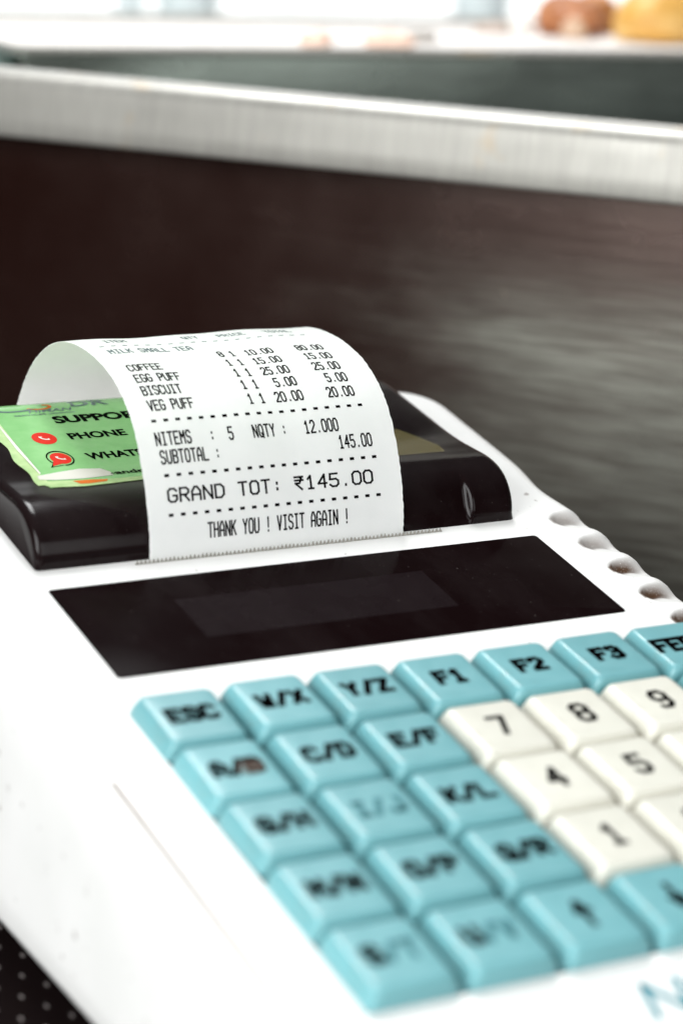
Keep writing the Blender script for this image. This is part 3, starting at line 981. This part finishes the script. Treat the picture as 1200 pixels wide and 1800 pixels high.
def on_paper(x, s, off=0.0):
    i = 0
    while i < len(PS) - 2 and PS[i + 1] < s:
        i += 1
    t = (s - PS[i]) / (PS[i + 1] - PS[i])
    (y0, z0), (y1, z1) = pc[i], pc[i + 1]
    # smooth normal from the neighbours
    ya, za = pc[max(0, i - 1)]; yb, zb = pc[min(len(pc) - 1, i + 2)]
    ty, tz = yb - ya, zb - za
    L = math.hypot(ty, tz)
    ny, nz = -tz / L, ty / L
    wob = 0.15 * math.sin(x * 0.16 + s * 0.05) + 0.08 * math.sin(x * 0.37 + 1.3)
    wob *= smooth01((s - 2) / 15)
    return (x, y0 + (y1 - y0) * t + ny * (off + wob), z0 + (z1 - z0) * t + nz * (off + wob))


RX0, RX1 = 27.6, 83.5
mb = MB()
ns, nx = 170, 24
s_lo, s_hi = PS[0], PS[-1]
top, bot = [], []
for j in range(ns + 1):
    s = s_lo + (s_hi - s_lo) * j / ns
    jl, jr = random.uniform(-.07, .07), random.uniform(-.10, .10)
    xs_ = [RX0 + jl] + [RX0 + (RX1 - RX0) * i / nx for i in range(1, nx)] + [RX1 + jr]
    top.append(mb.loop([on_paper(x, s) for x in xs_]))
    bot.append(mb.loop([on_paper(x, s, -0.07) for x in xs_]))
for rows in (top, bot):
    for p, q in zip(rows, rows[1:]):
        mb.bridge(p, q, closed=False)
for a_, b_ in zip(range(ns), range(1, ns + 1)):
    mb.face((top[a_][0], top[b_][0], bot[b_][0], bot[a_][0])); mb.face((top[a_][-1], bot[a_][-1], bot[b_][-1], top[b_][-1]))
mb.bridge(top[0], bot[0], closed=False); mb.bridge(top[-1], bot[-1], closed=False)
mb.build('paper_strip', MAT['paper'], receipt, auto=math.radians(50))

mb = MB()
CP = 1.25
TX = 31.55


def line(text, x, s, cw=CP, gw=0.84, gh=2.5, sw=(0.32, 0.38), mat=0):
    for i, ch in enumerate(text):
        if ch == ' ':
            continue
        g = 'R$' if ch == '\u20b9' else ch
        strokes(mb, g, lambda px, py, i=i: on_paper(x + i * cw + px, s + py, 0.035), (gw, gh), sw, mat, step=0.6)


def dashes(s, x0, x1, n=19, mat=0, h=0.5):
    for i in range(n):
        x = x0 + (x1 - x0) * i / (n - 1)
        a = [on_paper(x + dx, s + ds, 0.035) for dx, ds in ((-.5, -h / 2), (-.4, -h / 2 - .05), (.4, -h / 2 - .05), (.5, -h / 2), (.5, h / 2), (.4, h / 2 + .05), (-.4, h / 2 + .05), (-.5, h / 2))]
        mb.poly(a, mat)


line('THANK YOU ! VISIT AGAIN !', 40.05, 3.55, gh=2.8)
dashes(8.55, 32.4, 78.0)
line('GRAND TOT:', 32.2, 11.1, cw=2.5, gw=1.75, gh=2.5, sw=(0.46, 0.40))
line('\u20b9145.00', 59.6, 11.1, cw=2.58, gw=1.85, gh=2.5, sw=(0.46, 0.40))
dashes(16.25, 32.4, 78.0)
line('SUBTOTAL :', 31.8, 18.6, cw=1.29)
line('145.00', 70.75, 18.6, cw=1.28)
line('NITEMS', 31.5, 22.3, cw=1.29)
line(':', 43.0, 22.3); line('5', 47.0, 22.3)
line('NQTY :', 52.4, 22.3, cw=1.29)
line('12.000', 63.9, 22.3, cw=1.28)
dashes(27.35, 32.0, 77.4)
for nm, s, q1, pr_, tot in (('VEG PUFF', 29.75, '1', '20.00', '20.00'), ('BISCUIT', 33.65, '1', '5.00', '5.00'), ('EGG PUFF', 37.4, '1', '25.00', '25.00'),
                            ('COFFEE', 41.3, '1', '15.00', '15.00'), ('', 45.4, '8', '10.00', '80.00')):
    line(nm, 32.0, s, cw=1.23, gh=2.35)
    line(q1, 53.6, s, gh=2.35); line('1', 56.2, s, gh=2.35)
    line(pr_, 65.95 - 1.25 * len(pr_), s, gh=2.35)
    line(tot, 77.5 - 1.25 * len(tot), s, gh=2.35)
line('MILK SMALL TEA', 31.6, 49.9, cw=1.31, gh=2.35, mat=1)
dashes(55.0, 31.6, 77.0, mat=1, h=0.35)
for t, x in (('ITEM', 33.9), ('QTY', 51.3), ('PRICE', 59.4), ('TOTAL', 70.2)):
    line(t, x, 58.2, cw=1.25, gh=2.3, mat=1)
mb.build('printed_text', [MAT['print'], MAT['print_grey']], receipt, smooth=False)


# ================================================================== things on the counter, far out of focus
def tray(name, label, loc, rot, w, d, h, mat, lined):
    t = empty(name, label, 'tray', (loc[0] * MM, loc[1] * MM, loc[2] * MM), (0, 0, rot))
    mb = MB()
    outer = [mb.loop(rrect(w / 2, d / 2, w / 2 - i, d / 2 - i, 6, z, 6)) for z, i in ((0, 3.5), (1.2, 2.4), (h - 3.2, 0.4), (h - 2.2, -0.6))]
    inner = [mb.loop(rrect(w / 2, d / 2, w / 2 - i, d / 2 - i, 6, z, 6)) for z, i in ((h - 2.2, 1.4), (h - 6.0, 1.8))]
    for rows in (outer, inner):
        for p, q in zip(rows, rows[1:]):
            mb.bridge(p, q)
    mb.bridge(outer[-1], inner[0])
    mb.face(outer[0][::-1]); mb.face(inner[-1])
    mb.build('pan', mat, t)
    if lined:
        mb = MB(); r0 = mb.loop(rrect(w / 2, d / 2, w / 2 - 2.2, d / 2 - 2.2, 6, h - 5.9, 6)); r1 = mb.loop(rrect(w / 2, d / 2, w / 2 - 2.2, d / 2 - 2.2, 6, h - 2.6, 6))
        mb.bridge(r0, r1); mb.face(r0[::-1]); mb.face(r1)
        mb.build('lining', MAT['lining'], t)
    mb = MB()
    rr = [mb.loop(rrect(w / 2, d / 2, w / 2 + o, d / 2 + o, 7, z, 6)) for z, o in ((h - 2.2, 1.2), (h - 0.6, 1.8), (h, 0.8), (h - 0.3, -1.2), (h - 2.0, -1.4))]
    for p, q in zip(rr, rr[1:]):
        mb.bridge(p, q)
    mb.bridge(rr[-1], rr[0])
    mb.build('rim', MAT['lip'] if mat is MAT['tray'] else mat, t)
    return t


tray('serving_tray', 'shallow grey metal tray behind the rolled counter edge', (109.5, 340, 105.0), math.atan2(-.1134, .9935), 330, 150, 29, MAT['tray'], True)
tray('serving_tray', 'greenish metal tray at far left, partly beside the grey tray', (-215, 392, 105.0), math.atan2(-.1134, .9935), 310, 150, 29.5, MAT['tray_teal'], True)


def bun(name, label, cat, x, y, z, rx_, ry_, h, mat, rot=0.0, lump=0.08, group=None):
    bm = bmesh.new()
    bmesh.ops.create_icosphere(bm, subdivisions=4, radius=1.0)
    ph = [random.uniform(0, 6.28) for _ in range(6)]
    for v in bm.verts:
        c = v.co
        k = 1 + lump * (math.sin(3 * c.x + ph[0]) * math.sin(2.6 * c.y + ph[1]) + 0.6 * math.sin(5.3 * c.y + 4 * c.z + ph[2]) * math.sin(4.7 * c.x + ph[3]))
        zz = c.z * k
        zz = zz if zz > -0.45 else -0.45 + (zz + 0.45) * 0.12
        v.co = Vector((c.x * k * rx_ * MM, c.y * k * ry_ * MM, (zz + 0.516) / 1.516 * h * MM))
    mz = min(v.co.z for v in bm.verts)
    for v in bm.verts:
        v.co.z -= mz
    for f in bm.faces:
        f.smooth = True
    me = bpy.data.meshes.new(name); bm.to_mesh(me); bm.free()
    me.materials.append(mat)
    o = bpy.data.objects.new(name, me); scene.collection.objects.link(o)
    o.location = (x * MM, y * MM, z * MM); o.rotation_euler = (0, 0, rot)
    return tag(o, label, cat, group)


brown = pastry('brown_crust', (0.22, 0.065, 0.022), (0.54, 0.22, 0.08), 130)
golden = pastry('golden_crust', (0.56, 0.28, 0.04), (0.82, 0.56, 0.22), 45)
peach = pastry('pale_pastry', (0.75, 0.48, 0.36), (0.85, 0.62, 0.50), 90)
cream = pastry('cream_roll', (0.78, 0.76, 0.72), (0.84, 0.82, 0.78), 90)
darkb = pastry('dark_pastry', (0.22, 0.20, 0.17), (0.36, 0.32, 0.28), 90)
TZ = 131.45
bun('bun', 'large golden yellow bun on the tray at the far right', 'bun', 378, 381, TZ, 22.5, 18, 20.5, golden, 0.3, 0.05)
bun('bun', 'dark brown crusty bun left of the orange brown one on the tray', 'bun', 355, 411, TZ, 14.5, 12, 15, brown, 0.9, 0.12)
bun('bun', 'orange brown bun between the dark and the golden buns', 'bun', 376, 424, TZ, 13, 12, 15, pastry('orange_crust', (0.36, 0.13, 0.04), (0.62, 0.30, 0.12), 130), 0.4, 0.12)
bun('pastry', 'pale peach pastry left of the other peach one', 'pastry', 226.8, 368, TZ, 6.0, 6, 5.0, peach, 0.1)
bun('pastry', 'pale peach pastry next to the small dark one', 'pastry', 252.3, 364, TZ, 9.0, 6, 5.0, peach, -0.4)
bun('pastry', 'small dark grey brown pastry right of the peach ones', 'pastry', 277, 386, TZ, 6.5, 5, 3.5, darkb, -0.1)
bun('pastry', 'small round cream white roll left of the dark brown bun', 'pastry', 339, 418, TZ, 4.6, 4.6, 7.5, cream, 0.0)
bun('pastry', 'flat pale brown pastry left of the cream white roll', 'pastry', 329, 422, TZ, 7.5, 5.5, 4.0, pastry('pale_brown_crust', (0.50, 0.40, 0.34), (0.62, 0.52, 0.46), 90), 0.0)
bun('pastry', 'small pale crumbly pastry in front of the dark brown bun', 'pastry', 345.5, 393, TZ, 4.0, 4.0, 7.5, pastry('crumbly_crust', (0.50, 0.33, 0.22), (0.66, 0.48, 0.34), 90), 0.0, 0.2)

glassy = plain('pale_blue_plastic', (0.74, 0.82, 0.83), 0.4)


def jar(label, x, y, r, h):
    t = empty('storage_jar', label, 'jar', (x * MM, y * MM, 105 * MM), group='pale blue jars on the far counter')
    mb = MB()
    n = 28

    def ring(rad, z):
        return mb.loop([(rad * math.cos(2 * math.pi * i / n), rad * math.sin(2 * math.pi * i / n), z) for i in range(n)])
    rr = [ring(r * 0.92, 0), ring(r, 2), ring(r, h * 0.8), ring(r * 0.86, h * 0.88), ring(r * 0.86, h * 0.9)]
    for p, q in zip(rr, rr[1:]):
        mb.bridge(p, q)
    mb.face(rr[0][::-1]); mb.face(rr[-1])
    mb.build('jar_body', glassy, t)
    mb = MB()
    rr = [ring(r * 0.94, h * 0.905), ring(r * 0.95, h * 0.99), ring(r * 0.88, h)]
    for p, q in zip(rr, rr[1:]):
        mb.bridge(p, q)
    mb.face(rr[0][::-1]); mb.face(rr[-1])
    mb.build('lid', glassy, t)


jar('pale blue jar, widest of those at the upper left', 402.7, 851, 17, 60)
jar('slim pale blue jar left of the widest jar', 369, 852, 8, 50)
jar('pale blue jar standing alone left of the brown bun', 592.5, 860, 17, 55)

# bright window that backlights the counter
wdir = Vector((0.4818, 0.8763, 0)).normalized()
wc = Vector((-155.15, -357.07, 0)) + wdir * 2350
win_t = empty('shop_window', 'overexposed white window filling the background behind the counter', 'window', (wc.x * MM, wc.y * MM, 0), (0, 0, math.atan2(-wdir.x, wdir.y)))
mb = MB(); mb.box(-1600, 1600, 0, 6, 40, 760)
mb.build('pane', emitter('daylight_through_frosted_pane', (0.97, 1.0, 1.0), 2.4), win_t, smooth=False)
fr = plain('white_window_frame', (0.75, 0.76, 0.76), 0.5)
mb = MB()
mb.box(-1650, 1650, -20, 26, 760.5, 800); mb.box(-1650, 1650, -20, 26, 0, 39.5)
mb.box(-1650, -1600.5, -20, 26, 40, 760); mb.box(1600.5, 1650, -20, 26, 40, 760)
mb.build('window_frame', fr, win_t, smooth=False)
